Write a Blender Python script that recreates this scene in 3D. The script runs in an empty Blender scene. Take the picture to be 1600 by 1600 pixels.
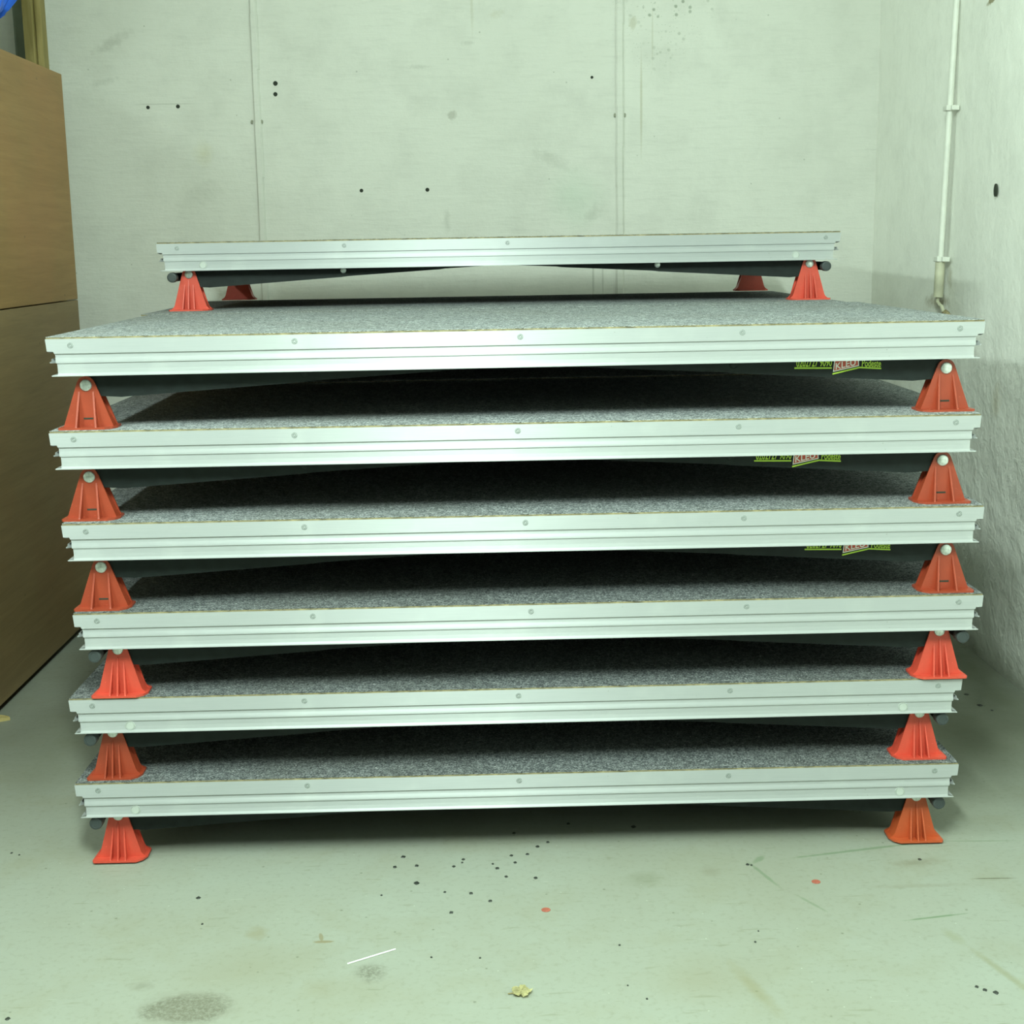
import bpy, bmesh, math, random
from mathutils import Vector, Matrix
random.seed(7)
R = math.radians
sc = bpy.context.scene
COL = sc.collection

# ------------------------------------------------------------ camera
FPX = 2207.97
PITCH, YAW, ROLL, EYE = R(10.647), R(-1.415), R(-0.985), 1.374
F = Vector((-math.sin(YAW) * math.cos(PITCH), math.cos(YAW) * math.cos(PITCH), -math.sin(PITCH)))
RT = Vector((math.cos(YAW), math.sin(YAW), 0))
U = RT.cross(F)
R2 = RT * math.cos(ROLL) + U * math.sin(ROLL)
U2 = U * math.cos(ROLL) - RT * math.sin(ROLL)
cd = bpy.data.cameras.new('camera')
cam = bpy.data.objects.new('camera', cd)
COL.objects.link(cam)
cd.sensor_width = 36
cd.lens = FPX / 1600 * 36
cd.clip_start = .05
M = Matrix.Identity(4)
for i in range(3):
    M[i][0], M[i][1], M[i][2] = R2[i], U2[i], -F[i]
M[2][3] = EYE
cam.matrix_world = M
sc.camera = cam

# ------------------------------------------------------------ world, lamps, exposure
w = bpy.data.worlds.new('world')
sc.world = w
w.use_nodes = True
w.node_tree.nodes['Background'].inputs[0].default_value = (.80, 1, .82, 1)
w.node_tree.nodes['Background'].inputs[1].default_value = .15
sc.view_settings.view_transform = 'Standard'
sc.view_settings.look = 'None'
sc.view_settings.gamma = 1
sc.view_settings.use_curve_mapping = False
sc.view_settings.exposure = -.12


def area(name, loc, size, size_y, power, col, aim):
    l = bpy.data.lights.new(name, 'AREA')
    l.shape = 'RECTANGLE'
    l.size, l.size_y = size, size_y
    l.energy = power
    l.color = col
    o = bpy.data.objects.new(name, l)
    o.location = loc
    d = Vector(aim).normalized()
    z = -d
    y = Vector((0, 1, 0))
    x = y.cross(z).normalized()
    y = z.cross(x)
    o.rotation_euler = Matrix((x, y, z)).transposed().to_euler()
    COL.objects.link(o)
    return o


LAMP_A = (-1.85, 1.6, 2.32)
LAMP_B = (-.15, .72, 3.10)
area('tube_light_left', (LAMP_A[0] + .02, LAMP_A[1], LAMP_A[2] - .06), .10, 1.45, 76, (.81, 1, .90), (1, 0, -.32))
area('tube_light_overhead', (LAMP_B[0], LAMP_B[1], LAMP_B[2] - .06), .20, 1.30, 230, (.815, 1, .89), (.45, .62, -1))


# ------------------------------------------------------------ helpers
def link(o, parent=None):
    COL.objects.link(o)
    if parent:
        o.parent = parent
    return o


def tag(o, label=None, cat=None, group=None, kind=None):
    if label: o['label'] = label
    if cat: o['category'] = cat
    if group: o['group'] = group
    if kind: o['kind'] = kind
    return o


def empty(name, loc=(0, 0, 0), rz=0):
    o = bpy.data.objects.new(name, None)
    o.empty_display_size = .1
    o.location = loc
    o.rotation_euler = (0, 0, rz)
    return link(o)


def obj(name, bm, mat, parent=None, smooth=False, me_name=None):
    bmesh.ops.recalc_face_normals(bm, faces=bm.faces)
    me = bpy.data.meshes.new(me_name or name)
    bm.to_mesh(me)
    bm.free()
    me.materials.append(mat)
    if smooth:
        me.shade_smooth()
        try:
            me.set_sharp_from_angle(angle=R(35))
        except Exception:
            pass
    return link(bpy.data.objects.new(name, me), parent)


def box(bm, x0, x1, y0, y1, z0, z1, bev=0):
    r = bmesh.ops.create_cube(bm, size=1)
    for v in r['verts']:
        v.co = Vector((x0 + (v.co.x + .5) * (x1 - x0), y0 + (v.co.y + .5) * (y1 - y0), z0 + (v.co.z + .5) * (z1 - z0)))
    if bev:
        es = {e for v in r['verts'] for e in v.link_edges}
        bmesh.ops.bevel(bm, geom=list(es), offset=bev, segments=2, affect='EDGES', profile=.5)
    return r['verts']


def prism(bm, pts, a, b, axis='y'):
    """extrude a 2D polygon (x,z) from y=a to y=b (axis y), or (y,z) along x, or (x,y) along z"""
    def P(p, t):
        if axis == 'y': return (p[0], t, p[1])
        if axis == 'x': return (t, p[0], p[1])
        return (p[0], p[1], t)
    v0 = [bm.verts.new(P(p, a)) for p in pts]
    v1 = [bm.verts.new(P(p, b)) for p in pts]
    n = len(pts)
    bm.faces.new(v0)
    bm.faces.new(v1[::-1])
    for i in range(n):
        bm.faces.new((v0[i], v1[i], v1[(i + 1) % n], v0[(i + 1) % n]))


def cyl(bm, c, r, l, axis='y', seg=20, r2=None):
    """cylinder starting at c, length l along axis"""
    res = bmesh.ops.create_cone(bm, cap_ends=True, segments=seg, radius1=r, radius2=r if r2 is None else r2, depth=l)
    for v in res['verts']:
        x, y, z = v.co.x, v.co.y, v.co.z + l / 2
        if axis == 'y': v.co = Vector((c[0] + x, c[1] + z, c[2] + y))
        elif axis == 'x': v.co = Vector((c[0] + z, c[1] + x, c[2] + y))
        else: v.co = Vector((c[0] + x, c[1] + y, c[2] + z))
    return res['verts']


def lathe(bm, prof, c, axis='-y', seg=24):
    """prof: list of (radius, height); axis points outwards"""
    rings = []
    for r, h in prof:
        ring = []
        for k in range(seg):
            a = 2 * math.pi * k / seg
            x, z = r * math.cos(a), r * math.sin(a)
            if axis == '-y': p = (c[0] + x, c[1] - h, c[2] + z)
            elif axis == '-x': p = (c[0] - h, c[1] + x, c[2] + z)
            else: p = (c[0] + x, c[1] + z, c[2] + h)
            ring.append(bm.verts.new(p))
        rings.append(ring)
    for a, b in zip(rings, rings[1:]):
        for k in range(seg):
            bm.faces.new((a[k], a[(k + 1) % seg], b[(k + 1) % seg], b[k]))
    bm.faces.new(rings[0][::-1])
    bm.faces.new(rings[-1])


# ------------------------------------------------------------ materials
class NT:
    def __init__(self, name, rough=.6, metal=0., spec=.5):
        self.m = bpy.data.materials.new(name)
        self.m.use_nodes = True
        self.t = self.m.node_tree
        self.b = self.t.nodes['Principled BSDF']
        self.b.inputs['Roughness'].default_value = rough
        self.b.inputs['Metallic'].default_value = metal
        self.b.inputs['Specular IOR Level'].default_value = spec
        self.co = self.n('ShaderNodeTexCoord').outputs['Object']

    def n(self, typ, **kw):
        nd = self.t.nodes.new(typ)
        for k, v in kw.items():
            setattr(nd, k, v)
        return nd

    def setin(self, sock, v):
        if isinstance(v, bpy.types.NodeSocket):
            self.t.links.new(v, sock)
        elif isinstance(v, (tuple, list)) and len(v) == 3 and len(sock.default_value) == 4:
            sock.default_value = (*v, 1)
        else:
            sock.default_value = v

    def math(self, op, a, b=0., clamp=False):
        nd = self.n('ShaderNodeMath', operation=op, use_clamp=clamp)
        self.setin(nd.inputs[0], a)
        self.setin(nd.inputs[1], b)
        return nd.outputs[0]

    def mapping(self, loc=(0, 0, 0), rot=(0, 0, 0), scale=(1, 1, 1), co=None):
        nd = self.n('ShaderNodeMapping')
        nd.inputs['Location'].default_value = loc
        nd.inputs['Rotation'].default_value = rot
        nd.inputs['Scale'].default_value = scale
        self.t.links.new(co or self.co, nd.inputs[0])
        return nd.outputs[0]

    def noise(self, scale, detail=4, rough=.55, co=None, dist=0.):
        nd = self.n('ShaderNodeTexNoise')
        self.t.links.new(co or self.co, nd.inputs['Vector'])
        nd.inputs['Scale'].default_value = scale
        nd.inputs['Detail'].default_value = detail
        nd.inputs['Roughness'].default_value = rough
        nd.inputs['Distortion'].default_value = dist
        return nd.outputs[0]

    def voronoi(self, scale, co=None, feature='F1', rnd=1.):
        nd = self.n('ShaderNodeTexVoronoi', feature=feature)
        self.t.links.new(co or self.co, nd.inputs['Vector'])
        nd.inputs['Scale'].default_value = scale
        nd.inputs['Randomness'].default_value = rnd
        return nd.outputs[0]

    def ramp(self, f, stops):
        nd = self.n('ShaderNodeValToRGB')
        el = nd.color_ramp.elements
        while len(el) < len(stops): el.new(.5)
        for e, (p, c) in zip(el, stops):
            e.position = p
            e.color = (*c, 1) if len(c) == 3 else c
        self.t.links.new(f, nd.inputs[0])
        return nd.outputs[0]

    def fac(self, f, lo, hi):
        nd = self.n('ShaderNodeMapRange', clamp=True)
        self.t.links.new(f, nd.inputs[0])
        nd.inputs[1].default_value = lo
        nd.inputs[2].default_value = hi
        return nd.outputs[0]

    def mix(self, f, a, b, mode='MIX'):
        nd = self.n('ShaderNodeMix', data_type='RGBA', blend_type=mode)
        self.setin(nd.inputs[0], f)
        self.setin(nd.inputs[6], a)
        self.setin(nd.inputs[7], b)
        return nd.outputs[2]

    def bump(self, h, strength=.3, dist=.01):
        nd = self.n('ShaderNodeBump')
        nd.inputs['Strength'].default_value = strength
        nd.inputs['Distance'].default_value = dist
        self.t.links.new(h, nd.inputs['Height'])
        self.t.links.new(nd.outputs[0], self.b.inputs['Normal'])

    def stain(self, base, c, r, col, k=.8, rot=0., axes='xy', edge=.5, warp=.35, nscale=None, extra=None):
        """mix a patch of wear or painted shade of colour col into base inside a noisy ellipse"""
        nd = self.n('ShaderNodeMapping')
        self.t.links.new(self.co, nd.inputs[0])
        nd.vector_type = 'TEXTURE'
        if axes == 'xy':
            nd.inputs['Location'].default_value = (c[0], c[1], 0)
            nd.inputs['Rotation'].default_value = (0, 0, rot)
            nd.inputs['Scale'].default_value = (r[0], r[1], 1)
        elif axes == 'xz':
            nd.inputs['Location'].default_value = (c[0], 0, c[1])
            nd.inputs['Rotation'].default_value = (0, -rot, 0)
            nd.inputs['Scale'].default_value = (r[0], 1, r[1])
        else:
            nd.inputs['Location'].default_value = (0, c[0], c[1])
            nd.inputs['Rotation'].default_value = (rot, 0, 0)
            nd.inputs['Scale'].default_value = (1, r[0], r[1])
        mul = self.n('ShaderNodeVectorMath', operation='MULTIPLY')
        self.t.links.new(nd.outputs[0], mul.inputs[0])
        mul.inputs[1].default_value = {'xy': (1, 1, 0), 'xz': (1, 0, 1), 'yz': (0, 1, 1)}[axes]
        ln = self.n('ShaderNodeVectorMath', operation='LENGTH')
        self.t.links.new(mul.outputs[0], ln.inputs[0])
        d = ln.outputs['Value']
        nz = self.noise(nscale or 1.2 / max(min(r), .004), 3, .6)
        d = self.math('ADD', d, self.math('MULTIPLY', self.math('SUBTRACT', nz, .5), warp * 2))
        f = self.n('ShaderNodeMapRange', clamp=True)
        self.t.links.new(d, f.inputs[0])
        f.inputs[1].default_value = 1
        f.inputs[2].default_value = 1 - edge
        f.inputs[3].default_value = 0
        f.inputs[4].default_value = k
        fo = f.outputs[0]
        if extra is not None:
            fo = self.math('MULTIPLY', fo, extra)
        return self.mix(fo, base, col)

    def done(self, col=None, rough=None):
        if col is not None: self.setin(self.b.inputs['Base Color'], col)
        if rough is not None: self.setin(self.b.inputs['Roughness'], rough)
        return self.m


def plain(name, col, rough=.5, metal=0., var=.12, nscale=30, bump=0., spec=.5):
    t = NT(name, rough, metal, spec)
    nz = t.noise(nscale, 4)
    dark = tuple(c * (1 - var) for c in col)
    lite = tuple(min(1, c * (1 + var)) for c in col)
    if bump: t.bump(nz, bump, .002)
    return t.done(t.ramp(nz, [(.3, dark), (.7, lite)]))


# brushed aluminium
def mat_alu():
    t = NT('brushed_aluminium', .42, .34)
    co = t.mapping(scale=(1.5, 1.5, 220))
    nz = t.noise(6, 5, .6, co)
    blot = t.noise(5, 4, .6)
    c = t.ramp(nz, [(.25, (.355, .375, .38)), (.75, (.42, .435, .435))])
    c = t.mix(t.math('MULTIPLY', t.fac(blot, .55, .75), .22), c, (.60, .64, .60))
    sp = t.voronoi(38)
    msk = t.fac(t.noise(7, 3), .56, .62)
    spot = t.math('MULTIPLY', t.fac(sp, .075, .04), msk)
    c = t.mix(t.math('MULTIPLY', spot, .6), c, (.22, .23, .20))
    t.b.inputs['Anisotropic'].default_value = .88
    t.b.inputs['Anisotropic Rotation'].default_value = .25
    t.bump(nz, .05, .001)
    return t.done(c, t.ramp(nz, [(0, (.42,) * 3), (1, (.55,) * 3)]))


ALU = mat_alu()
CUT = plain('cut_aluminium_edge', (.75, .78, .76), .35, .7)


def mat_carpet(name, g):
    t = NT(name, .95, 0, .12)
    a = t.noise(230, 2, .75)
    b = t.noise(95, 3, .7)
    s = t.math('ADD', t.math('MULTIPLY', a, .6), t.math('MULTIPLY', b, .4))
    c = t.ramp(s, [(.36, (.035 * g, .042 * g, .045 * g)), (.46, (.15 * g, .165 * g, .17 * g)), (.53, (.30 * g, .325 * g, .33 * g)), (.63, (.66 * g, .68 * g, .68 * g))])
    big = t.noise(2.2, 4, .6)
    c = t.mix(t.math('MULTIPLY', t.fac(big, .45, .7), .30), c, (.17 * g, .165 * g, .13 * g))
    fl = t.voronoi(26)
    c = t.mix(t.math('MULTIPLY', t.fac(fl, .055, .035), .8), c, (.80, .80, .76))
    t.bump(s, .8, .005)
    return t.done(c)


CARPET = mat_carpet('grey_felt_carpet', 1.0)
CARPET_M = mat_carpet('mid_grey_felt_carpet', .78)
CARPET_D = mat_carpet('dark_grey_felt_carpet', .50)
PLY = plain('plywood_edge', (.20, .17, .09), .8, 0, .6, 45)


def mat_red(name, c0):
    t = NT(name, .42, 0, .45)
    nz = t.noise(22, 4, .6)
    dk = tuple(x * .82 for x in c0)
    c = t.ramp(nz, [(.3, dk), (.7, c0)])
    sc_ = t.voronoi(60)
    c = t.mix(t.math('MULTIPLY', t.fac(sc_, .10, .05), .35), c, tuple(min(1, x * 1.6 + .05) for x in c0))
    t.bump(t.noise(180, 2), .06, .001)
    return t.done(c)


RED = mat_red('red_plastic', (.60, .072, .042))
ORANGE = mat_red('orange_red_plastic', (.33, .050, .020))
ORANGE2 = mat_red('faded_orange_plastic', (.48, .085, .026))
BLACK = plain('black_powder_coated_steel', (.008, .0125, .0115), .6, 0, .25, 40, 0, .25)
RUBBER = plain('dark_rubber_cap', (.035, .045, .045), .6)
ZINC = plain('zinc_plated_steel', (.62, .66, .64), .3, .85, .25, 160)
SCREWM = plain('dull_steel_screw', (.26, .29, .27), .55, .2, .3, 300)
PLUGM = plain('matt_plug', (.42, .45, .42), .6, .1, .1)
SLOT = plain('screw_recess', (.10, .11, .10), .6)
YG = plain('yellow_green_print', (.42, .62, .05), .55, 0, .05)
BADGE = plain('red_print', (.50, .07, .04), .55, 0, .08)
WHITE = plain('white_print', (.80, .80, .76), .55, 0, .05)
HOLE = plain('dark_hole', (.025, .033, .022), .9)

# ------------------------------------------------------------ room shell
WX, WY, CEIL = 1.655, 5.70, 3.28
KW = 5.70 / 5.93


def onwall(x, z):
    """scale a position first measured on a plane at y = 5.93 to the wall"""
    return x * KW, EYE + (z - EYE) * KW

X0, Y0 = -3.0, -3.2


def wall_base(t, base, dim, axes):
    big = t.noise(1.1, 5, .6)
    mid = t.noise(6, 5, .65)
    fine = t.noise(60, 4, .6)
    if axes == 'xz': stretch = t.mapping(scale=(1.2, 1, 9))
    else: stretch = t.mapping(scale=(1, 6, 1.2))
    brush = t.noise(7, 5, .7, stretch)
    c = t.ramp(big, [(.3, dim), (.7, base)])
    c = t.mix(t.math('MULTIPLY', t.fac(mid, .46, .70), .40), c, tuple(x * .84 for x in dim))
    c = t.mix(t.math('MULTIPLY', t.fac(brush, .52, .72), .26), c, tuple(x * .78 for x in dim))
    c = t.mix(t.math('MULTIPLY', t.fac(fine, .62, .8), .15), c, tuple(x * .7 for x in dim))
    return c, mid, fine, brush


def mat_backwall():
    t = NT('painted_concrete_wall', .8, 0, .3)
    c, mid, fine, brush = wall_base(t, (.72, .725, .665), (.655, .66, .60), 'xz')
    K = 1.055  # photograph distances taken at y = 5.5 scaled to the wall

    def S(x, z, rx, rz, col, k=.8, rot=0, edge=.5, warp=.35, extra=None):
        nonlocal c
        c = t.stain(c, onwall(x, z), (rx * KW, rz * KW), col, k * .72, rot, 'xz', edge, min(.95, warp * 1.3), None, extra)
    grey = (.30, .31, .26)
    brown = (.40, .38, .24)
    S(-1.08, 1.765, .05, .06, (.55, .52, .30), .45, 0, .9)
    S(.44, 1.56, .15, .14, (.42, .58, .45), .35, 0, .9)
    S(.50, 1.50, .05, .03, grey, .35, .5, .8, .7)
    S(.33, 1.72, .10, .03, grey, .28, -.4, .8, .8)
    S(-.07, 1.90, .022, .022, (.36, .36, .30), .75, 0, .4, .5)
    S(-.20, 2.09, .06, .012, grey, .35, 0, .8, .6)
    S(.00, 2.18, .035, .012, grey, .3, 0, .8, .6)
    S(.02, 2.34, .008, .16, brown, .4, 0, .8, .3)
    S(.05, 2.40, .004, .12, brown, .25, 0, .8, .3)
    S(.12, 2.29, .045, .02, brown, .3, .3, .8, .6)
    S(-.10, 1.48, .018, .06, grey, .35, 0, .8, .4)
    S(-.02, 1.44, .10, .12, (.50, .50, .44), .2, 0, .9)
    S(-1.42, 2.20, .10, .03, grey, .4, .5, .8, .7)
    S(-1.46, 2.05, .07, .015, grey, .3, .2, .8, .7)
    S(-1.22, 1.96, .16, .004, grey, .4, 0, .6, .2)
    S(-1.10, 1.60, .12, .06, grey, .18, .4, .8, .8)
    S(.70, 1.93, .006, .24, brown, .6, 0, .6, .25)
    S(.745, 2.20, .004, .14, brown, .4, 0, .6, .25)
    S(.665, 2.25, .020, .035, brown, .5, 0, .6, .6)
    # mould speckles beside the right-hand seam
    sp = t.voronoi(34, t.mapping(scale=(1, .01, 1)))
    m = t.fac(sp, .27, .15)
    S(.80, 2.33, .19, .26, (.20, .24, .17), .9, 0, .7, .5, m)
    sp2 = t.voronoi(80, t.mapping(scale=(1, .01, 1)))
    S(.76, 2.30, .28, .42, (.25, .29, .20), .55, 0, .9, .5, t.fac(sp2, .2, .1))
    # general scattered specks
    sp3 = t.voronoi(11, t.mapping(scale=(1, .01, 1)))
    c = t.mix(t.math('MULTIPLY', t.fac(sp3, .045, .025), .5), c, grey)
    # drips seen under the top platform
    S(.50, 1.24, .006, .10, grey, .6, 0, .6, .25)
    S(.54, 1.24, .005, .10, grey, .5, 0, .6, .25)
    S(-1.0, 1.20, .10, .04, (.25, .20, .12), .4, -.3, .8, .9)
    h = t.math('ADD', t.math('MULTIPLY', mid, .7), t.math('ADD', t.math('MULTIPLY', fine, .12), t.math('MULTIPLY', brush, .4)))
    t.bump(h, .28, .02)
    return t.done(c)


def mat_rightwall():
    t = NT('rough_plaster_wall', .8, 0, .3)
    c, mid, fine, brush = wall_base(t, (.93, .94, .87), (.87, .88, .81), 'yz')

    def S(y, z, ry, rz, col, k=.8, rot=0, edge=.5, warp=.35):
        nonlocal c
        c = t.stain(c, (y, z), (ry, rz), col, k, rot, 'yz', edge, warp)
    S(4.62, 2.12, .07, .014, (.28, .25, .13), .9, -.25, .3, .3)
    S(5.03, 1.155, .13, .03, (.30, .25, .14), .7, 0, .8, .6)
    S(4.93, 1.24, .03, .06, (.33, .30, .19), .5, 0, .8, .6)
    S(4.45, .86, .05, .07, (.50, .44, .28), .45, .4, .8, .6)
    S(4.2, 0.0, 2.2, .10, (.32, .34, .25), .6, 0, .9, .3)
    S(5.6, 1.0, .35, .35, (.55, .56, .46), .35, 0, .9, .4)
    lump = t.noise(13, 6, .62)
    low = t.fac(t.n('ShaderNodeSeparateXYZ').outputs[2], 0, 1)
    sep = [n for n in t.t.nodes if n.bl_idname == 'ShaderNodeSeparateXYZ'][0]
    t.t.links.new(t.co, sep.inputs[0])
    amp = t.n('ShaderNodeMapRange', clamp=True)
    t.t.links.new(sep.outputs[2], amp.inputs[0])
    amp.inputs[1].default_value = .7
    amp.inputs[2].default_value = 1.25
    amp.inputs[3].default_value = 1.0
    amp.inputs[4].default_value = .18
    h = t.math('ADD', t.math('MULTIPLY', t.math('MULTIPLY', lump, amp.outputs[0]), 1.1), t.math('MULTIPLY', fine, .10))
    h = t.math('ADD', h, t.math('MULTIPLY', mid, .5))
    t.bump(h, .42, .03)
    return t.done(c)


def mat_floor():
    t = NT('worn_painted_concrete_floor', .6, 0, .22)
    big = t.noise(1.3, 5, .6)
    mid = t.noise(5, 5, .65)
    fine = t.noise(70, 5, .65)
    c = t.ramp(big, [(.32, (.262, .27, .215)), (.68, (.292, .315, .27))])
    c = t.mix(t.math('MULTIPLY', t.fac(mid, .5, .75), .35), c, (.235, .232, .155))
    c = t.mix(t.math('MULTIPLY', t.fac(fine, .52, .72), .34), c, (.17, .18, .13))
    scr = t.noise(26, 3, .6, t.mapping(rot=(0, 0, .5), scale=(.35, 2.2, 1)))
    c = t.mix(t.math('MULTIPLY', t.fac(scr, .64, .72), .40), c, (.16, .17, .11))
    scr2 = t.noise(40, 3, .6, t.mapping(rot=(0, 0, -.9), scale=(.4, 2.5, 1)))
    c = t.mix(t.math('MULTIPLY', t.fac(scr2, .68, .75), .30), c, (.42, .44, .38))
    vor = t.voronoi(16)
    c = t.mix(t.math('MULTIPLY', t.fac(vor, .06, .03), .6), c, (.10, .11, .07))
    vor2 = t.voronoi(23, t.mapping(loc=(3.1, 1.7, 0)))
    c = t.mix(t.math('MULTIPLY', t.fac(vor2, .045, .02), .4), c, (.60, .62, .55))

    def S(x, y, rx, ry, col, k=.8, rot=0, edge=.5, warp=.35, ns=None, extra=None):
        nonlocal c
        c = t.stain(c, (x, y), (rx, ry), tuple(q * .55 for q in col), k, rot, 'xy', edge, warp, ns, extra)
    dark = (.22, .22, .16)
    tan = (.40, .37, .22)
    gr = (.20, .33, .17)
    rough_n = t.fac(t.noise(120, 3, .8), .36, .58)
    S(-.555, 2.412, .095, .060, dark, .85, 0, .35, .5, 18, rough_n)     # dark scuffed patch, bottom left
    S(-.555, 2.412, .105, .068, (.30, .29, .21), .35, 0, .5, .4)
    S(-.225, 2.525, .035, .045, dark, .75, 0, .6, .5, 25, rough_n)
    S(-.46, 2.56, .20, .10, tan, .25, .2, .9, .4)
    S(-.32, 2.47, .05, .05, tan, .3, .2, .9, .4)
    S(-.33, 2.655, .024, .006, (.38, .33, .19), .9, 0, .3, .2)
    S(-.337, 2.675, .005, .020, (.38, .33, .19), .8, .2, .3, .2)
    S(-.47, 2.70, .028, .035, tan, .5, 0, .7, .6)
    S(-.66, 2.50, .03, .02, dark, .3, 0, .8, .7)
    # green chalk-like lines, right
    S(.86, 3.02, .21, .0065, gr, .6, .20, .5, .5, 40)
    S(.62, 2.985, .03, .010, gr, .45, .9, .5, .5, 40)
    S(.615, 2.905, .085, .0055, gr, .5, -1.25, .5, .5, 40)
    S(.685, 2.765, .055, .005, gr, .4, -1.05, .5, .5, 40)
    S(.925, 2.685, .085, .0045, gr, .75, .17, .5, .4, 40)
    S(1.15, 3.05, .11, .004, gr, .4, -.05, .5, .4, 40)
    S(1.18, 2.735, .06, .006, gr, .35, .35, .6, .4, 40)
    S(.98, 2.46, .012, .12, (.38, .38, .22), .55, .30, .7, .3)
    S(.935, 2.60, .018, .045, (.40, .42, .26), .45, .25, .7, .4)
    S(1.02, 2.36, .035, .09, (.45, .46, .25), .4, .3, .8, .4)
    S(.50, 2.42, .02, .13, (.40, .38, .22), .55, .28, .8, .4)
    S(.40, 2.47, .13, .12, (.43, .40, .26), .3, .2, .9, .5)
    S(.35, 2.90, .06, .045, (.33, .36, .25), .45, .3, .8, .6)
    S(.50, 2.93, .03, .03, (.33, .32, .22), .4, .3, .8, .6)
    S(.97, 2.945, .07, .022, (.32, .30, .21), .5, .1, .8, .7)
    S(.94, 2.83, .14, .012, (.33, .32, .22), .3, .0, .8, .6)
    S(1.11, 2.855, .06, .0035, (.17, .16, .10), .8, -.03, .4, .3, 60)
    S(1.20, 2.50, .10, .06, (.42, .30, .22), .45, .2, .9, .8, 30, rough_n)
    S(1.12, 2.58, .06, .02, (.40, .27, .20), .45, -.2, .9, .8, 40, rough_n)
    S(-.25, 3.30, .5, .10, (.33, .35, .25), .25, 0, .9, .4)
    # damp dirt collected at the foot of the right wall
    S(1.58, 4.3, .12, 1.3, (.20, .22, .14), .65, 0, .9, .25, 3)
    S(.9, 3.25, .55, .25, (.33, .34, .21), .3, 0, .9, .4)
    S(1.36, 3.75, .30, .55, (.15, .165, .095), .62, 0, .9, .3, 4)  # olive dirt, deepened to paint in the stack's shadow on the right
    S(-1.2, 3.9, .22, .5, (.17, .19, .11), .4, 0, .9, .3, 4)  # shadow of the stack on the left, painted into the floor colour
    h = t.math('ADD', t.math('MULTIPLY', fine, .5), t.math('MULTIPLY', mid, .4))
    t.bump(h, .12, .004)
    return t.done(c, t.ramp(mid, [(.3, (.50,) * 3), (.7, (.68,) * 3)]))


def struct(name, bm, m, label=None):
    o = obj(name, bm, m)
    tag(o, label, None, None, 'structure')
    return o


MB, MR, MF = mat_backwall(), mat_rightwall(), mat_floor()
MC = plain('painted_ceiling', (.75, .77, .72), .8, 0, .05, 3)
T = .12
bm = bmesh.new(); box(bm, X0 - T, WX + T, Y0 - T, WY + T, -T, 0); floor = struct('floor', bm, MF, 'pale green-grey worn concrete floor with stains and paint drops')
bm = bmesh.new(); box(bm, X0 - T, WX + T, Y0 - T, WY + T, CEIL, CEIL + T); struct('ceiling', bm, MC, 'pale painted ceiling out of view above the stack')
bm = bmesh.new(); box(bm, X0 - T, WX + T, WY, WY + T, 0, CEIL); wall_back = struct('wall_back', bm, MB, 'pale green painted concrete wall with drill holes behind the stack')
# right wall: slightly uneven plaster surface
bm = bmesh.new()
NY, NZ = 320, 110
grid = []
from mathutils import noise as mn
for i in range(NY + 1):
    row = []
    for j in range(NZ + 1):
        y = Y0 + (WY - Y0) * (1 - (1 - i / NY) ** 1.0)
        z = CEIL * j / NZ
        a = .0045 if z < 1.0 else (.0045 - (z - 1.0) * .011 if z < 1.3 else .0012)
        d = mn.noise(Vector((1.3, y * 2.1, z * 2.1))) * .006 + mn.noise(Vector((5.3, y * 7, z * 7))) * a
        if j == 0: d = .004
        row.append(bm.verts.new((WX + .004 + d - max(0, y - 4.95) * .073, y, z)))
    grid.append(row)
for i in range(NY):
    for j in range(NZ):
        bm.faces.new((grid[i][j], grid[i + 1][j], grid[i + 1][j + 1], grid[i][j + 1]))
box(bm, WX + .03, WX + T, Y0 - T, WY + T, 0, CEIL)
wall_right = obj('wall_right', bm, MR, None, True)
tag(wall_right, 'pale rough plastered wall on the right of the stack', None, None, 'structure')
bm = bmesh.new(); box(bm, X0 - T, X0, Y0 - T, WY + T, 0, CEIL); struct('wall_left', bm, MC, 'pale wall beyond the wooden boxes')
bm = bmesh.new(); box(bm, X0, WX, Y0 - T, Y0, 0, CEIL); struct('wall_front', bm, MC, 'pale wall behind the camera')


# vertical formwork seams on the back wall
def seam(name, x0, x1, z0, wdt, lab):
    bm = bmesh.new()
    n = 14
    x0, z0 = onwall(x0, z0)
    x1, _ = onwall(x1, 0)
    wdt *= KW
    for k in range(n):
        za, zb = z0 + (CEIL - z0) * k / n, z0 + (CEIL - z0) * (k + 1) / n
        j = random.uniform(-.0015, .0015)
        xc = x0 + (x1 - x0) * (k + .5) / n + j
        ww = wdt * random.uniform(.9, 1.1) / 2
        pts = [(xc - ww, WY + .002), (xc - ww, WY - .006), (xc - ww * .6, WY - .012), (xc + ww * .6, WY - .012), (xc + ww, WY - .006), (xc + ww, WY + .002)]
        prism(bm, pts, za, zb, 'z')
    o = struct(name, bm, MB, lab)
    return o


seam('trim_1', -.858, -.848, .4, .030, 'painted vertical seam strip left of centre on the back wall')
seam('trim_2', .612, .612, 1.13, .034, 'painted vertical seam strip right of centre on the back wall')
# small knobs left on the seams (tie holes)
for x, z in ((-.857, 1.885), (.612, 1.89), (.612, 2.36)):
    x, z = onwall(x, z)
    bm = bmesh.new()
    for s in (-1, 1):
        r = bmesh.ops.create_icosphere(bm, subdivisions=1, radius=.006)
        for v in r['verts']: v.co = Vector((x + s * .019 + v.co.x, WY - .004 + v.co.y * .6, z + v.co.z * 1.5))
    obj('tie_stub', bm, plain('dirty_stub', (.30, .31, .24), .8), wall_back)

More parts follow.
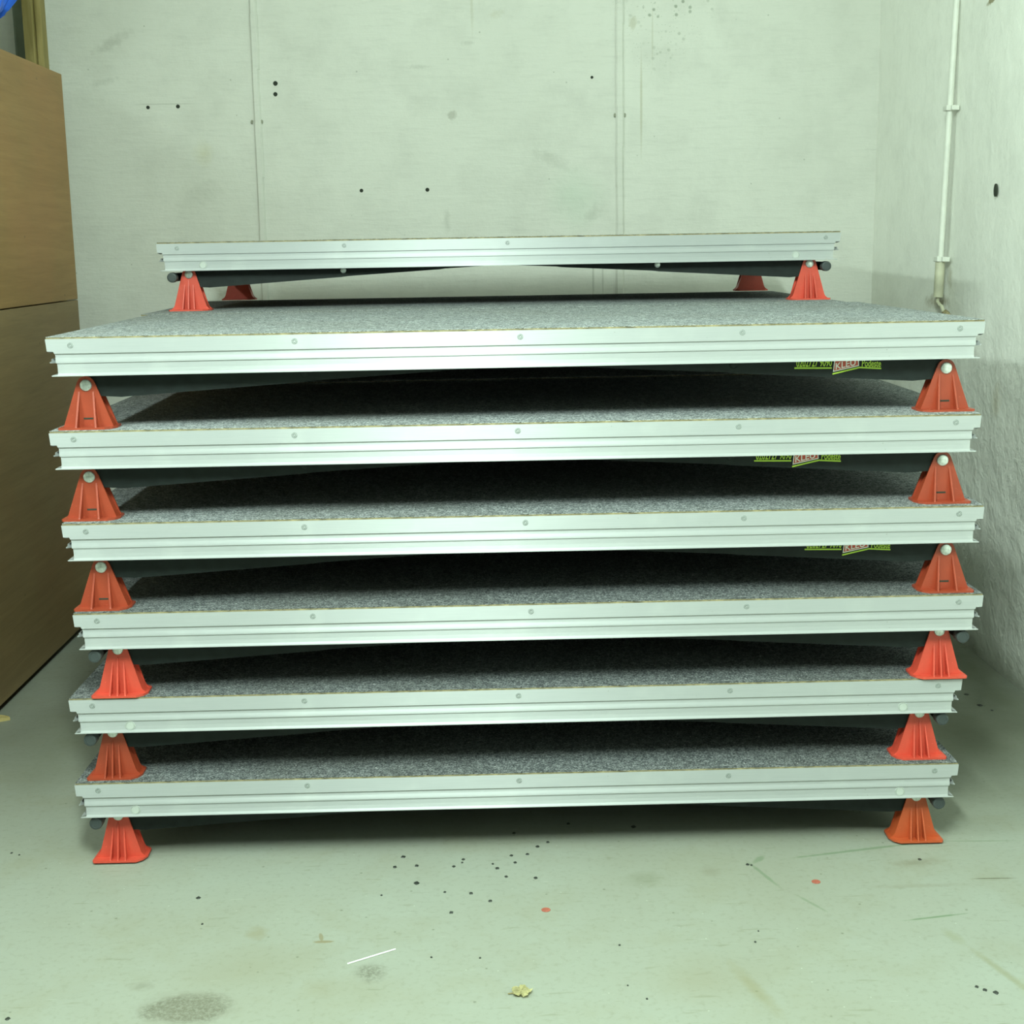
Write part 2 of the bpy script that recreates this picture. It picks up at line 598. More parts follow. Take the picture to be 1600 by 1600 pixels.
# drill holes
for x, z, r in ((-1.291, 1.948, .0055), (-1.171, 1.950, .006), (-.776, 2.034, .0072), (-.778, 1.992, .0066), (-.446, 1.608, .0058), (-.177, 1.607, .0062), (.50, 2.04, .0045)):
    x, z = onwall(x, z)
    bm = bmesh.new()
    lathe(bm, [(r * 1.25, -.004), (r * 1.25, .0006), (r, .0012), (r * .85, .0002)], (x, WY, z), '-y', 14)
    obj('drill_hole', bm, HOLE, wall_back)
# long hole in the right wall
bm = bmesh.new()
lathe(bm, [(1, -.004), (1, .0015), (.7, .0020)], (0, 0, 0), '-x', 24)
for v in bm.verts: v.co = Vector((WX - .004 + v.co.x, 4.516 + v.co.y * .011, 1.522 + v.co.z * .020))
obj('wall_hole', bm, HOLE, wall_right)

# ------------------------------------------------------------ floor: dark paint drops
cx, cz = FPX, FPX


def ray(px, py):
    return F + R2 * ((px - 800) / FPX) + U2 * ((800 - py) / FPX)


def on_z(px, py, z=0.):
    d = ray(px, py)
    t = (z - EYE) / d.z
    return Vector((d.x * t, d.y * t, z))


DROP = plain('dark_paint_drop', (.030, .035, .028), .45)
drops = [(630, 1339, 8), (617, 1355, 7), (651, 1353, 7), (651, 1380, 10), (709, 1354, 6), (724, 1343, 6), (722, 1348, 4), (695, 1394, 5), (736, 1396, 7),
         (766, 1408, 7), (705, 1426, 7), (777, 1357, 7), (770, 1350, 4), (791, 1370, 6), (799, 1337, 6), (805, 1348, 6), (837, 1372, 7), (840, 1323, 7),
         (856, 1316, 6), (824, 1335, 6), (803, 1302, 6), (888, 1287, 6), (990, 1292, 9), (596, 1399, 4), (1168, 1351, 6), (1174, 1352, 4), (1437, 1343, 6),
         (1531, 1102, 9), (1510, 1085, 8), (1550, 1110, 5), (674, 1496, 4), (750, 1497, 4), (1011, 1561, 4), (1526, 1542, 6), (1539, 1547, 7), (1556, 1551, 9),
         (12, 1592, 8), (316, 1444, 4), (18, 1333, 4), (30, 1336, 3), (981, 1540, 3), (968, 1477, 4), (1180, 1472, 4), (310, 1403, 8), (1185, 1455, 3)]
for px, py, wpx in drops:
    p = on_z(px, py)
    r = wpx / 2 / FPX * (p - Vector((0, 0, EYE))).length * .95
    bm = bmesh.new()
    n = 12
    ph = random.uniform(0, 6)
    a0 = [(r * (1 + .22 * math.sin(2 * k + ph) * random.uniform(.3, 1))) for k in range(n)]
    top = [bm.verts.new((p.x + a0[k] * .75 * math.cos(k * math.tau / n), p.y + a0[k] * .95 * math.sin(k * math.tau / n), .0014)) for k in range(n)]
    bot = [bm.verts.new((p.x + a0[k] * math.cos(k * math.tau / n), p.y + a0[k] * 1.25 * math.sin(k * math.tau / n), -.0005)) for k in range(n)]
    bm.faces.new(top)
    for k in range(n): bm.faces.new((bot[k], bot[(k + 1) % n], top[(k + 1) % n], top[k]))
    obj('paint_drop', bm, DROP, floor)

# ------------------------------------------------------------ platforms
W2, DEP, HF = 1.0, 1.0, .0788       # half width, depth, frame height
SP = .19973                          # stacking pitch
CT = .0045                           # carpet above frame
FB = -HF                             # frame bottom (relative to frame top, z = 0)
BASE = FB - (SP - HF - CT)           # level the feet stand on

PROF = [(0, 0), (.0022, -.0260), (.0040, -.0275), (.0075, -.0295), (.0095, -.0265), (.0155, -.0265), (.0175, -.0310), (.0185, -.0330), (.0185, -.0430),
        (.0130, -.0465), (.0105, -.0420), (.0085, -.0420), (.0080, -.0475), (.0050, -.0485), (.0055, -.0508), (.0210, -.0518), (.0215, -.0730), (.0190, -.0755),
        (.0090, -.0762), (.0078, -.0775), (.0090, -.0788), (.0450, -.0788), (.0450, -.0758), (.0245, -.0750), (.0245, -.0040), (.0300, -.0040), (.0300, 0)]
# long rails: (depth of the face, level, how far the end is cut back)
LONG = [(0, 0, 0), (0, -.0258, .0022), (0, -.0264, .0155), (0, -.0304, .0170), (.0006, -.0314, .0176), (.0028, -.0316, .0178), (.0030, -.0325, .018), (.0030, -.0370, .0185),
        (.0028, -.0400, .0185), (.0022, -.0425, .0185), (.0016, -.0455, .0185), (.0013, -.0475, .0185), (.0012, -.0500, .0190), (.0014, -.0510, .0200), (.0034, -.0514, .0210),
        (.0036, -.0640, .0215), (.0030, -.0720, .0215), (.0016, -.0757, .0210), (.0012, -.0764, .0090), (.0010, -.0775, .0078), (.0012, -.0788, .0090), (.045, -.0788, .045),
        (.045, -.0758, .045), (.0245, -.0750, .0245), (.0245, -.004, .0245), (.03, -.004, .03), (.03, 0, .03)]


def rail_bm(side):
    """one mitred frame rail: side 0 front, 1 right, 2 back, 3 left; origin at the middle of the front edge"""
    bm = bmesh.new()
    L = (W2, DEP / 2, W2, DEP / 2)[side]
    va, vb = [], []
    for u, z in PROF:
        for s, lst in ((-1, va), (1, vb)):
            along = s * (L - u)
            if side == 0: p = (along, u, z)
            elif side == 2: p = (along, DEP - u, z)
            elif side == 1: p = (W2 - u, DEP / 2 + along, z)
            else: p = (-W2 + u, DEP / 2 + along, z)
            lst.append(bm.verts.new(p))
    n = len(PROF)
    for i in range(n):
        bm.faces.new((va[i], vb[i], vb[(i + 1) % n], va[(i + 1) % n]))
    bm.faces.new(va)
    bm.faces.new(vb[::-1])
    return bm


def long_rail_bm(side):
    bm = bmesh.new()
    va, vb = [], []
    for u, z, e in LONG:
        for s, lst in ((-1, va), (1, vb)):
            lst.append(bm.verts.new((s * (W2 - e), u if side == 0 else DEP - u, z)))
    n = len(LONG)
    for i in range(n):
        bm.faces.new((va[i], vb[i], vb[(i + 1) % n], va[(i + 1) % n]))
    return bm


mesh_cache = {}


def part(name, key, build, mat, parent, loc=(0, 0, 0), smooth=False, scale=None):
    if key not in mesh_cache:
        bm = build()
        bmesh.ops.recalc_face_normals(bm, faces=bm.faces)
        me = bpy.data.meshes.new(key)
        bm.to_mesh(me)
        bm.free()
        me.materials.append(mat)
        if smooth:
            me.shade_smooth()
            me.set_sharp_from_angle(angle=R(32))
        mesh_cache[key] = me
    o = bpy.data.objects.new(name, mesh_cache[key])
    o.location = loc
    if scale: o.scale = scale
    return link(o, parent)


def deck_bm():
    bm = bmesh.new()
    box(bm, -W2 + .0014, W2 - .0014, .0014, DEP - .0014, .0036, CT, .0003)
    # fuzzy, slightly raised pile edge
    return bm


def ply_bm():
    bm = bmesh.new()
    box(bm, -W2 + .0018, W2 - .0018, .0018, DEP - .0018, -.0030, .0036)
    box(bm, -W2 + .031, W2 - .031, .031, DEP - .031, -.015, -.0030)
    return bm


def screw_bm():
    bm = bmesh.new()
    lathe(bm, [(.0062, -.001), (.0062, .0006), (.0052, .0010), (.0048, -.0006), (.0040, -.0006), (.0034, .0010), (.0021, .0010), (.0019, -.0004)], (0, 0, 0), '-y', 18)
    return bm


def recess_bm():
    bm = bmesh.new()
    lathe(bm, [(.0021, -.001), (.0019, .0009)], (0, 0, 0), '-y', 10)
    return bm


def plug_bm():
    bm = bmesh.new()
    lathe(bm, [(.0112, -.002), (.0112, .0012), (.0102, .0016), (.0098, .0002), (.0088, .0002), (.0084, .0014)], (0, 0, 0), '-y', 24)
    return bm


PZK = {2: .0935, 3: .1055}      # pivot above foot base


def trap(z0, z1, w0, w1, off=0):
    return [(-w0 + off, z0), (w0 + off, z0), (w1 + off, z1), (-w1 + off, z1)]


def foot_outline(flare, PZ):
    """half-symmetric outline of an A-shaped foot plate with a rounded head"""
    pts = []
    rr = .0195
    right = []
    if flare:
        right = [(.0575, .004), (.0500, .010), (.0465, .016)]
    else:
        right = [(.0535, .004)]
    right.append((.0188, PZ + .006))
    head = [(rr * math.cos(a), PZ + rr * math.sin(a)) for a in [R(22 + 136 * k / 10) for k in range(11)]]
    left = [(-x, z) for x, z in right[::-1]]
    return right + head + left


def foot_bm(kind):
    """kind 2: two ribs and a slot, kind 3: three ribs, flared toe. base spans y 0..0.082"""
    bm = bmesh.new()
    # base plate with chamfered corners
    w, d, ch = .059, .082, .013
    base = [(-w + .002, .0), (w - .020, .0), (w - .006, .012), (w + .001, .030), (w, d - ch), (w - ch, d), (-w + ch, d), (-w, d - ch), (-w - .002, .006)]
    prism(bm, base, 0, .0045, 'z')
    PZ = PZK[kind]
    out = foot_outline(kind == 3, PZ)
    for (ya, yb) in ((.0235, .0275), (.0600, .0640)):
        prism(bm, out, ya, yb, 'y')
    # slanting side walls joining both plates
    for s in (-1, 1):
        prism(bm, [(s * .0525, .003), (s * .0495, .003), (s * .0200, .066), (s * .0215, .070)], .0275, .0600, 'y')
    if kind == 2:
        ribs = ((-.0215, .0038, .080, 0), (.0200, .0038, .080, 0))
    else:
        ribs = ((-.0190, .0032, .076, 0), (-.002, .0032, .090, 0), (.0150, .0032, .076, 0))
    for x, t_, top, _ in ribs:
        lean = .72
        # side view triangle (y,z) swept over x with the top leaning inwards
        a = [(.0235, .004), (.0010, .004), (.0022, .0065), (.0235, top)]
        v0 = [bm.verts.new((x - t_ / 2 if z < .03 else x * lean - t_ / 2, y, z)) for y, z in a]
        v1 = [bm.verts.new((x + t_ / 2 if z < .03 else x * lean + t_ / 2, y, z)) for y, z in a]
        bm.faces.new(v0); bm.faces.new(v1[::-1])
        for i in range(4): bm.faces.new((v0[i], v1[i], v1[(i + 1) % 4], v0[(i + 1) % 4]))
    return bm


def slot_bm():
    bm = bmesh.new()
    box(bm, -.0095, .0110, .0229, .0240, .0200, .0238, .0004)
    return bm


def pin_bm(kind):
    bm = bmesh.new()
    PZ = PZK[kind]
    if kind == 3:
        cyl(bm, (0, .022, PZ), .0085, .046, 'y', 20)
        lathe(bm, [(.0122, 0), (.0122, .0012), (.0110, .0030), (.007, .0042), (.002, .0046)], (0, .0232, PZ), '-y', 26)
        return bm
    cyl(bm, (0, .022, PZ), .0085, .046, 'y', 20)
    lathe(bm, [(.0128, 0), (.0128, .0012), (.0115, .0030), (.0075, .0042), (.002, .0046)], (0, .0232, PZ), '-y', 26)
    return bm


BL0, BL1 = .935, .015


def beam_bm(s):
    """folded leg arm hanging from the centre of the frame down to the foot"""
    bm = bmesh.new()
    t0, t1 = .0450, .0720
    z_o = FB - .050
    pts = [(s * BL0, FB - .004), (s * BL0, FB - .032), (s * .920, z_o + .004), (s * .86, z_o), (s * .47, FB - .0260), (s * .45, FB - .0235), (s * .18, FB - .0085), (s * .165, FB - .0065),
           (s * BL1, FB + .0010), (s * BL1, FB + .016), (s * .87, FB + .002)]
    prism(bm, pts, t0, t1, 'y')
    return bm


def cross_bm(k):
    bm = bmesh.new()
    if k: box(bm, -.012, .012, .066, DEP - .066, FB - .044, FB - .004, .002)
    else: box(bm, -.015, .015, .066, DEP - .066, FB - .010, FB + .002)
    return bm


def tube_bm():
    bm = bmesh.new()
    cyl(bm, (0, .012, 0), .0125, DEP - .024, 'y', 20)
    return bm


def tcap_bm():
    bm = bmesh.new()
    lathe(bm, [(.0145, -.022), (.0145, .0), (.0135, .0020), (.0095, .0030), (.0090, .0022), (.002, .0022)], (0, .012, 0), '-y', 24)
    return bm


def bracket_bm():
    bm = bmesh.new()
    box(bm, -.004, .034, 0, .012, -.006, .006)
    return bm


def bolt_bm():
    bm = bmesh.new()
    lathe(bm, [(.009, -.003), (.009, .0), (.0075, .002), (.003, .0028)], (0, 0, 0), '-y', 16)
    return bm


def under_bm():
    bm = bmesh.new()
    box(bm, -W2 + .03, W2 - .03, .03, DEP - .03, -.018, -.0152)
    return bm


def rib_bm():
    bm = bmesh.new()
    box(bm, -.02, .02, .0252, DEP - .0252, -.060, -.0182)
    return bm


def platform(loc, rz, kind, label, plugs=False, tubes=False, mats=(RED, RED), foot_dx=0., group='carpeted stage platforms in the stack', scr=None, felt=None, pinmat=None):
    felt = felt or CARPET
    bright = loc[2] > 6.5 * SP
    t = empty('stage_platform', loc, rz)
    tag(t, label, 'stage platform', group)
    fr = part('long_rail', 'long_rail_front', lambda: long_rail_bm(0), ALU, t)
    bk = part('long_rail', 'long_rail_back', lambda: long_rail_bm(2), ALU, t)
    part('short_rail', 'short_rail_right', lambda: rail_bm(1), ALU, t)
    part('short_rail', 'short_rail_left', lambda: rail_bm(3), ALU, t)
    part('carpet', 'carpet_' + felt.name, deck_bm, felt, t)
    part('plywood_board', 'plywood', ply_bm, PLY, t)
    part('bottom_board', 'bottom_board', under_bm, BLACK, t)
    for x in (-.5, 0, .5):
        part('cross_rib', 'cross_rib', rib_bm, BLACK, t, (x, 0, 0))
    for i, x in enumerate(scr or (-.948, -.478, 0, .475, .945)):
        part('screw', 'screw', screw_bm, SCREWM, fr, (x, 0, -.0135), True)
    if plugs:
        for x in (-.868, .868):
            part('round_plug', 'plug', plug_bm, PLUGM, fr, (x, .0036, -.0630), True)
    for s in (-1, 1):
        for back in (0, 1):
            y0 = .028 if not back else DEP - .028
            sy = 1 if not back else -1
            m = mats[0] if s < 0 else mats[1]
            f = part('foot', 'foot_%d_%s' % (kind, m.name), lambda: foot_bm(kind), m, t, (s * (.918 + foot_dx), y0 - .012 * sy, BASE), False, (-s, sy, 1))
            part('pivot_pin', 'pin%d' % kind, lambda: pin_bm(kind), ZINC if pinmat is None else pinmat, f, (0, 0, 0), True)
            if kind == 2:
                part('slot', 'slot', slot_bm, HOLE, f)
            b = part('leg_arm', 'arm_%d' % s, lambda: beam_bm(s), BLACK, t, (0, 0 if not back else DEP, 0), False, (1, sy, 1))
            part('bolt', 'bolt' + str(bright), bolt_bm, ZINC if bright else BLACK, b, (s * .465, .045, FB - .0065), True)
            if kind == 2 and s > 0 and not back:
                sticker_on = b
        part('cross_bar', 'cross_outer', lambda: cross_bm(1), BLACK, t, (s * .77, 0, 0))  # unseen outer bar, added to cut off the light wedge on the carpet
        part('cross_bar', 'cross_inner', lambda: cross_bm(0), BLACK, t, (s * .30, 0, 0))
        if tubes:
            tb = part('locking_tube', 'tube', tube_bm, BLACK, t, (s * .962, 0, FB - .0185), True)
            part('tube_cap', 'tcap', tcap_bm, RUBBER, tb, (0, 0, 0), True)
            for yb in (.075, DEP - .087):
                part('tube_bracket', 'bracket', bracket_bm, BLACK, tb, (0, yb, 0), False, (-s, 1, 1))
    return (t, sticker_on) if kind == 2 else (t, None)


def text_mesh(body, size, xs=1., shear=0., font_space=1.):
    cu = bpy.data.curves.new('lettering', 'FONT')
    cu.body = body
    cu.size = size
    cu.shear = shear
    cu.space_character = font_space
    cu.extrude = .00015
    cu.offset = size * .012
    o = bpy.data.objects.new('tmp', cu)
    COL.objects.link(o)
    dg = bpy.context.evaluated_depsgraph_get()
    me = bpy.data.meshes.new_from_object(o.evaluated_get(dg))
    COL.objects.unlink(o)
    bpy.data.objects.remove(o)
    x0 = min(v.co.x for v in me.vertices); x1 = max(v.co.x for v in me.vertices)
    y0 = min(v.co.y for v in me.vertices)
    return me, x0, x1, y0


TXT = {}


def lettering(body, x0, x1, z, size, mat, parent, tilt=0., shear=0., y=.0444):
    """flat print standing on the front of a leg arm, stretched between x0 and x1"""
    if body not in TXT:
        TXT[body] = text_mesh(body, size, shear=shear)
    me, a, b, _ = TXT[body]
    if not me.materials: me.materials.append(mat)
    o = bpy.data.objects.new('lettering', me)
    k = (x1 - x0) / (b - a)
    o.scale = (k, 1, 1)
    o.rotation_euler = (R(90), -tilt, 0)
    o.location = (x0 - a * k, y, z)
    link(o, parent)
    return o


def sticker(arm, xc, zc):
    """xc: left end of the red badge, zc: level of the badge's lower left corner"""
    yf = .0448
    lettering('0202727 9090', xc - .082, xc - .004, zc + .0145, .0235, YG, arm)
    lettering('Podeste', xc + .062, xc + .104, zc + .0125, .0215, YG, arm, R(-2.5))
    bmx = bmesh.new()
    th = .0032
    pts = [(xc - .086, zc + .0100), (xc - .086, zc + .0100 + th), (xc - .004, zc + .0085 + th), (xc - .004, zc + .0085)]
    prism(bmx, pts, yf - .0004, yf + .0008, 'y')
    pts = [(xc - .002, zc - .0045), (xc - .002, zc - .0045 + th), (xc + .057, zc + .0085 + th), (xc + .105, zc + .0055 + th), (xc + .105, zc + .0055), (xc + .057, zc + .0085)]
    prism(bmx, pts, yf - .0004, yf + .0008, 'y')
    obj('underline_print', bmx, YG, arm)
    bmx = bmesh.new()
    prism(bmx, [(xc - .001, zc + .0015), (xc + .056, zc + .0135), (xc + .054, zc + .0440), (xc + .002, zc + .0330)], yf - .0002, yf + .0006, 'y')
    obj('badge_border', bmx, WHITE, arm)
    bmx = bmesh.new()
    prism(bmx, [(xc + .001, zc + .0040), (xc + .054, zc + .0152), (xc + .052, zc + .0418), (xc + .004, zc + .0308)], yf - .0005, yf + .0004, 'y')
    obj('badge', bmx, BADGE, arm)
    lettering('KLEU', xc + .0045, xc + .052, zc + .0064, .0195, WHITE, arm, R(12), .2, yf - .0007)


G = 'front stack of carpeted stage platforms'
# (x, y, yaw) of every front-row platform, highest first
front = [
    (.0985, 3.019, .0072, 6, 2, False, False, (ORANGE, ORANGE), 'top platform of the front stack, just below and in front of the topmost one'),
    (.0897, 3.009, -.008, 5, 2, False, False, (ORANGE, ORANGE), 'aluminium framed grey carpeted stage platform, second from top of the front stack'),
    (.1028, 3.003, -.008, 4, 2, False, False, (ORANGE, ORANGE), 'aluminium framed grey carpeted stage platform, third from top of the front stack'),
    (.1123, 3.007, -.005, 3, 3, False, True, (RED, RED), 'grey carpeted stage platform, fourth from top of the front stack, on three-ribbed red feet'),
    (.0825, 3.030, -.0027, 2, 3, True, True, (ORANGE, RED), 'aluminium framed stage platform with dark grey carpet, second from the floor in the front stack'),
    (.0805, 3.028, -.0069, 1, 3, True, True, (RED, ORANGE2), 'lowest stage platform of the front stack, its red feet standing on the floor'),
]
arms = []
for x, y, a, lev, kind, pl, tu, ms, lab in front:
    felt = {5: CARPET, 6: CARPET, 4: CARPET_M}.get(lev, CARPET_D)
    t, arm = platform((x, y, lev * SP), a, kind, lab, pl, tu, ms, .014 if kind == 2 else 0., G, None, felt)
    arms.append(arm)
sticker(arms[0], .685, FB - .0285)
sticker(arms[1], .604, FB - .0285)
sticker(arms[2], .705, FB - .0285)

G2 = 'rear stack of carpeted stage platforms'
platform((.0841, 4.199, 7 * SP), .0011, 3, 'topmost stage platform of all, standing further back on the rear stack', True, True, (RED, RED), 0., G2, (-.94, -.456, .02, .955))
ords = ['first', 'second', 'third', 'fourth', 'fifth', 'sixth']
for k, lev in enumerate((6, 5, 4, 3, 2, 1)):
    platform((.062 + .01 * math.sin(k * 2.1), 4.040 + .004 * math.sin(k * 1.7), lev * SP), .001, 3 if k else 2,
             'rear stack platform behind the front stack, %s below the topmost one' % ords[k], False, False, (RED, RED), 0., G2)

# ------------------------------------------------------------ wooden boxes at the left


def mat_wood(name, c0, c1, warm):
    t = NT(name, .5, 0, .35)
    co = t.mapping(scale=(1, .45, 7), rot=(.06, 0, 0))
    a = t.noise(5.5, 6, .62, co, .6)
    b = t.noise(30, 4, .6, t.mapping(scale=(1, .25, 5)))
    c = t.ramp(a, [(.3, c0), (.7, c1)])
    c = t.mix(t.math('MULTIPLY', t.fac(b, .5, .7), .25), c, tuple(x * .7 for x in c0))
    c = t.mix(t.math('MULTIPLY', t.fac(t.noise(1.6, 3), .5, .7), .3), c, warm)
    sp = t.voronoi(9)
    c = t.mix(t.math('MULTIPLY', t.fac(sp, .05, .03), .6), c, (.08, .06, .03))
    t.bump(b, .05, .002)
    return t.done(c)


WOOD1 = mat_wood('wood_veneer_upper', (.30, .17, .052), (.38, .225, .078), (.44, .19, .07))
WOOD2 = mat_wood('wood_veneer_lower', (.235, .16, .070), (.31, .215, .098), (.25, .12, .045))
CXL, CYF, CYB = -1.468, 3.2, 5.35


def wooden_box(z0, z1, m, label):
    t = empty('wooden_box', (CXL - .3, (CYF + CYB) / 2, z0))
    tag(t, label, 'wooden box', 'wooden boxes stacked beside the left of the platforms')
    ox, oy = t.location.x, t.location.y

    def B(name, x0, x1, y0, y1, za, zb, bev=.0015):
        bm = bmesh.new()
        box(bm, x0 - ox, x1 - ox, y0 - oy, y1 - oy, za - z0, zb - z0, bev)
        return obj(name, bm, m, t)
    B('side_panel', CXL - .018, CXL, CYF, CYB, z0, z1)
    B('side_panel', CXL - .60, CXL - .582, CYF, CYB, z0, z1)
    B('end_panel', CXL - .582, CXL - .018, CYB - .02, CYB - .002, z0 + .002, z1 - .002)
    B('end_panel', CXL - .582, CXL - .018, CYF + .002, CYF + .02, z0 + .002, z1 - .002)
    B('top_panel', CXL - .582, CXL - .018, CYF + .02, CYB - .02, z1 - .020, z1 - .002)
    B('bottom_panel', CXL - .582, CXL - .018, CYF + .02, CYB - .02, z0 + .002, z0 + .020)
    return t, ox, oy


t, ox, oy = wooden_box(.022, 1.205, WOOD2, 'tall brown wooden box, the lower of two at the left edge, standing on the floor')
bm = bmesh.new()
for x in (CXL - .55, CXL - .07):
    box(bm, x - ox, x + .04 - ox, CYF + .05 - oy, CYB - .05 - oy, -.022, .0)
obj('floor_runner', bm, HOLE, t)
wooden_box(1.209, 2.012, WOOD1, 'lighter brown wooden box, the upper of two at the left edge, reaching the post')

# timber post behind the boxes
POST = plain('raw_timber', (.30, .24, .085), .7, 0, .18, 9)
tp = NT('raw_timber_grain', .7, 0, .2)
na = tp.noise(9, 5, .6, tp.mapping(scale=(6, 6, .5)))
tp.bump(na, .1, .002)
POST = tp.done(tp.ramp(na, [(.3, (.26, .21, .075)), (.7, (.38, .31, .13))]))
bm = bmesh.new()
box(bm, -1.638, -1.600, 5.50, 5.585, 0, CEIL, .004)
o = obj('timber_post', bm, POST)
tag(o, 'rough yellowish timber post rising behind the upper wooden box', 'post')
bm = bmesh.new()
box(bm, -1.599, -1.575, 5.522, 5.585, 0, CEIL, .003)
o2 = obj('batten', bm, POST, o)
# dark strip standing in for the shaded gap left of the post
bm = bmesh.new()
box(bm, -1.705, -1.650, 5.60, WY, 0, CEIL, .01)
o = obj('shade_strip', bm, plain('gap_shade_grey', (.16, .19, .14), .8, 0, .3, 6))
o.name = 'trim_3'
tag(o, 'dark narrow strip standing in for shade behind the timber post', None, None, 'structure')

# blue plastic bag hanging high at the left edge
BLUE = plain('blue_plastic_film', (.03, .14, .72), .3, 0, .35, 12)
bm = bmesh.new()
pb = Vector((0, 0, EYE)) + ray(-20, 30) * (4.75 / ray(-20, 30).y)
nseg, nr = 28, 14
rings = []
for j in range(nr + 1):
    v = j / nr
    z = pb.z - .02 + .42 * v
    w_ = (.006 + .15 * math.sqrt(min(1, v / .5))) * (1 - .5 * max(0, v - .55))
    ring = []
    for k in range(nseg):
        a = k * math.tau / nseg
        fold = 1 + .10 * math.sin(5 * a + 3 * v) + .05 * math.sin(11 * a)
        ring.append(bm.verts.new((w_ * fold * math.cos(a), w_ * .55 * fold * math.sin(a), z - pb.z + .02 * math.cos(a * 2))))
    rings.append(ring)
for a_, b_ in zip(rings, rings[1:]):
    for k in range(nseg): bm.faces.new((a_[k], a_[(k + 1) % nseg], b_[(k + 1) % nseg], b_[k]))
bm.faces.new(rings[0][::-1])
bm.faces.new(rings[-1])
bag = empty('plastic_bag', (pb.x, pb.y, pb.z))
tag(bag, 'bright blue plastic bag hanging at the top left corner above the wooden boxes', 'bag')
obj('bag_body', bm, BLUE, bag, True)
bm = bmesh.new()
zt = CEIL - pb.z
for s in (-1, 1):
    cyl(bm, (s * .04, 0, .38), .006, zt - .38, 'z', 8)
obj('bag_handle', bm, BLUE, bag)

# ------------------------------------------------------------ pipe on the right wall
PIPEM = plain('painted_pipe', (.74, .75, .68), .5, 0, .08, 14)
PIPEO = plain('old_cream_pipe', (.56, .55, .41), .6, 0, .18, 18)
PX, PY = WX - .038, 4.93
pipe = empty('wall_pipe', (PX, PY, 1.13))
pipe.rotation_euler = (0, .0247, 0)
tag(pipe, 'thin painted vertical pipe with two clips on the right wall', 'pipe')
bm = bmesh.new(); cyl(bm, (0, 0, .16), .0105, CEIL - 1.29, 'z', 18); obj('pipe', bm, PIPEM, pipe, True)
bm = bmesh.new(); cyl(bm, (0, 0, .045), .0165, .13, 'z', 18); o = obj('sleeve', bm, PIPEO, pipe, True); o['label'] = 'wider cream sleeve at the bottom of the pipe'
for z in (1.81, 1.305):
    bm = bmesh.new()
    box(bm, -.018, .018, -.020, .020, z - 1.13 - .009, z - 1.13 + .009, .003)
    box(bm, -.004, .022, -.034, .020, z - 1.13 - .008, z - 1.13 + .008, .002)
    obj('clip', bm, PIPEM, pipe)
bm = bmesh.new()
prev = None
path = [(0, 0, .05), (.0, .004, .03), (.004, -.012, .018), (.006, -.028, .014), (.008, -.040, .0), (.010, -.052, -.018), (.014, -.056, -.03)]
for (a, b) in zip(path, path[1:]):
    a, b = Vector(a), Vector(b)
    d = (b - a)
    res = bmesh.ops.create_cone(bm, cap_ends=True, segments=10, radius1=.006, radius2=.006, depth=d.length * 1.15)
    rot = d.to_track_quat('Z', 'Y').to_matrix()
    for v in res['verts']: v.co = rot @ v.co + (a + b) / 2
obj('bent_cable', bm, PIPEO, pipe, True)
bm = bmesh.new()
for k in range(7):
    r = bmesh.ops.create_icosphere(bm, subdivisions=1, radius=random.uniform(.010, .018))
    dx, dy, dz = random.uniform(.008, .018), random.uniform(-.07, .03), random.uniform(-.04, -.01)
    for v in r['verts']: v.co = v.co * random.uniform(.9, 1.1) + Vector((dx, dy, dz))
obj('mortar_crumbs', bm, plain('rusty_mortar', (.28, .24, .13), .9, 0, .4, 60), pipe)

# ------------------------------------------------------------ litter on the floor
LEAF = plain('dry_yellow_leaf', (.56, .52, .27), .8, 0, .25, 90, .4)


def leaf(px, py, size, rot, label, name='dry_leaf', cat='leaf'):
    p = on_z(px, py)
    bm = bmesh.new()
    n = 26
    rim = []
    for k in range(n):
        a = k * math.tau / n
        lob = 1 + .13 * math.cos(5 * a + .4) + .08 * math.cos(11 * a) + random.uniform(-.06, .06)
        r = size * lob
        rim.append((r * math.cos(a), r * 1.1 * math.sin(a), .003 + .005 * random.random()))
    c0 = bm.verts.new((0, 0, .006)); c1 = bm.verts.new((0, 0, .005))
    mid = [(x * .5, y * .5, .003 + .007 * random.random()) for x, y, z in rim]
    T0 = [bm.verts.new((x, y, z)) for x, y, z in rim]; T1 = [bm.verts.new(m_) for m_ in mid]
    for k in range(n):
        j = (k + 1) % n
        bm.faces.new((T0[k], T0[j], T1[j], T1[k]))
        bm.faces.new((T1[k], T1[j], c0))
    bm.verts.remove(c1)
    res = bmesh.ops.solidify(bm, geom=bm.faces[:], thickness=.0008)
    t = empty(name, (p.x, p.y, 0), rot)
    tag(t, label, cat)
    obj('blade', bm, LEAF, t)
    bm = bmesh.new()
    cyl(bm, (-size * 1.45, 0, .003), .0012, size * .7, 'x', 8)
    obj('stalk', bm, plain('leaf_stalk', (.25, .20, .08), .8), t)


leaf(815, 1552, .0180, R(12), 'small crumpled yellow leaf on the floor at the bottom centre')
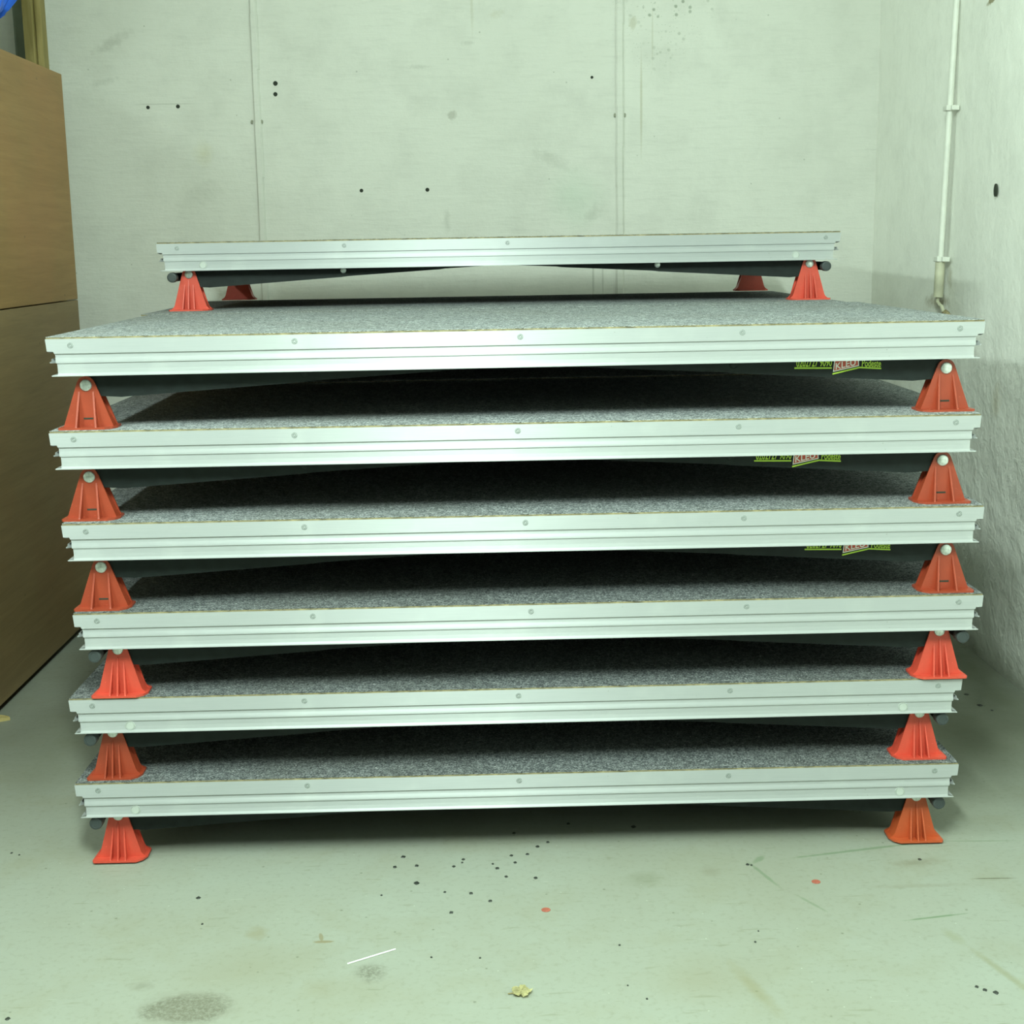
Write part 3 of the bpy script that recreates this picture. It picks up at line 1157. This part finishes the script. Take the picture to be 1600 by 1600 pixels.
# pale wood chip at the left edge
p = on_z(0, 1126)
bm = bmesh.new()
prism(bm, [(-.05, -.012), (-.01, -.020), (.030, .002), (.022, .008), (-.005, .026), (-.05, .020)], 0, .006, 'z')
for v in bm.verts:
    if v.co.z > .003: v.co.z += random.uniform(0, .010)
o = obj('wood_chip', bm, plain('fresh_wood', (.50, .40, .16), .7, 0, .2, 40))
o.location = (p.x, p.y, 0)
tag(o, 'yellowish splintered wood chip on the floor against the left frame edge', 'wood chip')
# white straw
a, b = on_z(543, 1507), on_z(618, 1484)
bm = bmesh.new()
res = cyl(bm, (0, 0, .0016), .0014, (b - a).length, 'x', 10)
o = obj('plastic_stick', bm, plain('white_plastic', (.88, .88, .88), .4, 0, .03))
o.location = (a.x, a.y, 0)
o.rotation_euler = (0, 0, math.atan2(b.y - a.y, b.x - a.x))
tag(o, 'thin straight white stick on the floor at the lower left of centre', 'stick')
REDD = plain('faded_red_disc', (.34, .095, .06), .6, 0, .2, 200)
for px, py, lab in ((853, 1422, 'small round red disc on the floor right below the centre of the stack'), (1275, 1378, 'small round red disc on the floor near the right front foot')):
    p = on_z(px, py)
    bm = bmesh.new()
    lathe(bm, [(.0095, 0), (.0098, .0008), (.0085, .0018), (.004, .0016)], (0, 0, 0), 'z', 20)
    o = obj('red_disc', bm, REDD)
    o.location = (p.x, p.y, 0)
    tag(o, lab, 'disc', 'small red discs on the floor')

# ------------------------------------------------------------ tube lamp housings (out of frame)
LH = plain('lamp_housing', (.8, .82, .8), .5, 0, .03)
for (x, y, z), lab in ((LAMP_A, 'long fluorescent batten lamp hanging far left beyond the wooden boxes'), (LAMP_B, 'long fluorescent batten lamp above and in front of the stack')):
    t = empty('batten_lamp', (x, y, z))
    tag(t, lab, 'lamp', 'fluorescent batten lamps')
    bm = bmesh.new(); box(bm, -.05, .05, -.76, .76, 0, .05, .004); obj('housing', bm, LH, t)
    bm = bmesh.new()
    for s in (-.5, .5): cyl(bm, (0, s, .05), .008, CEIL - z - .05, 'z', 10)
    obj('hanger', bm, LH, t)
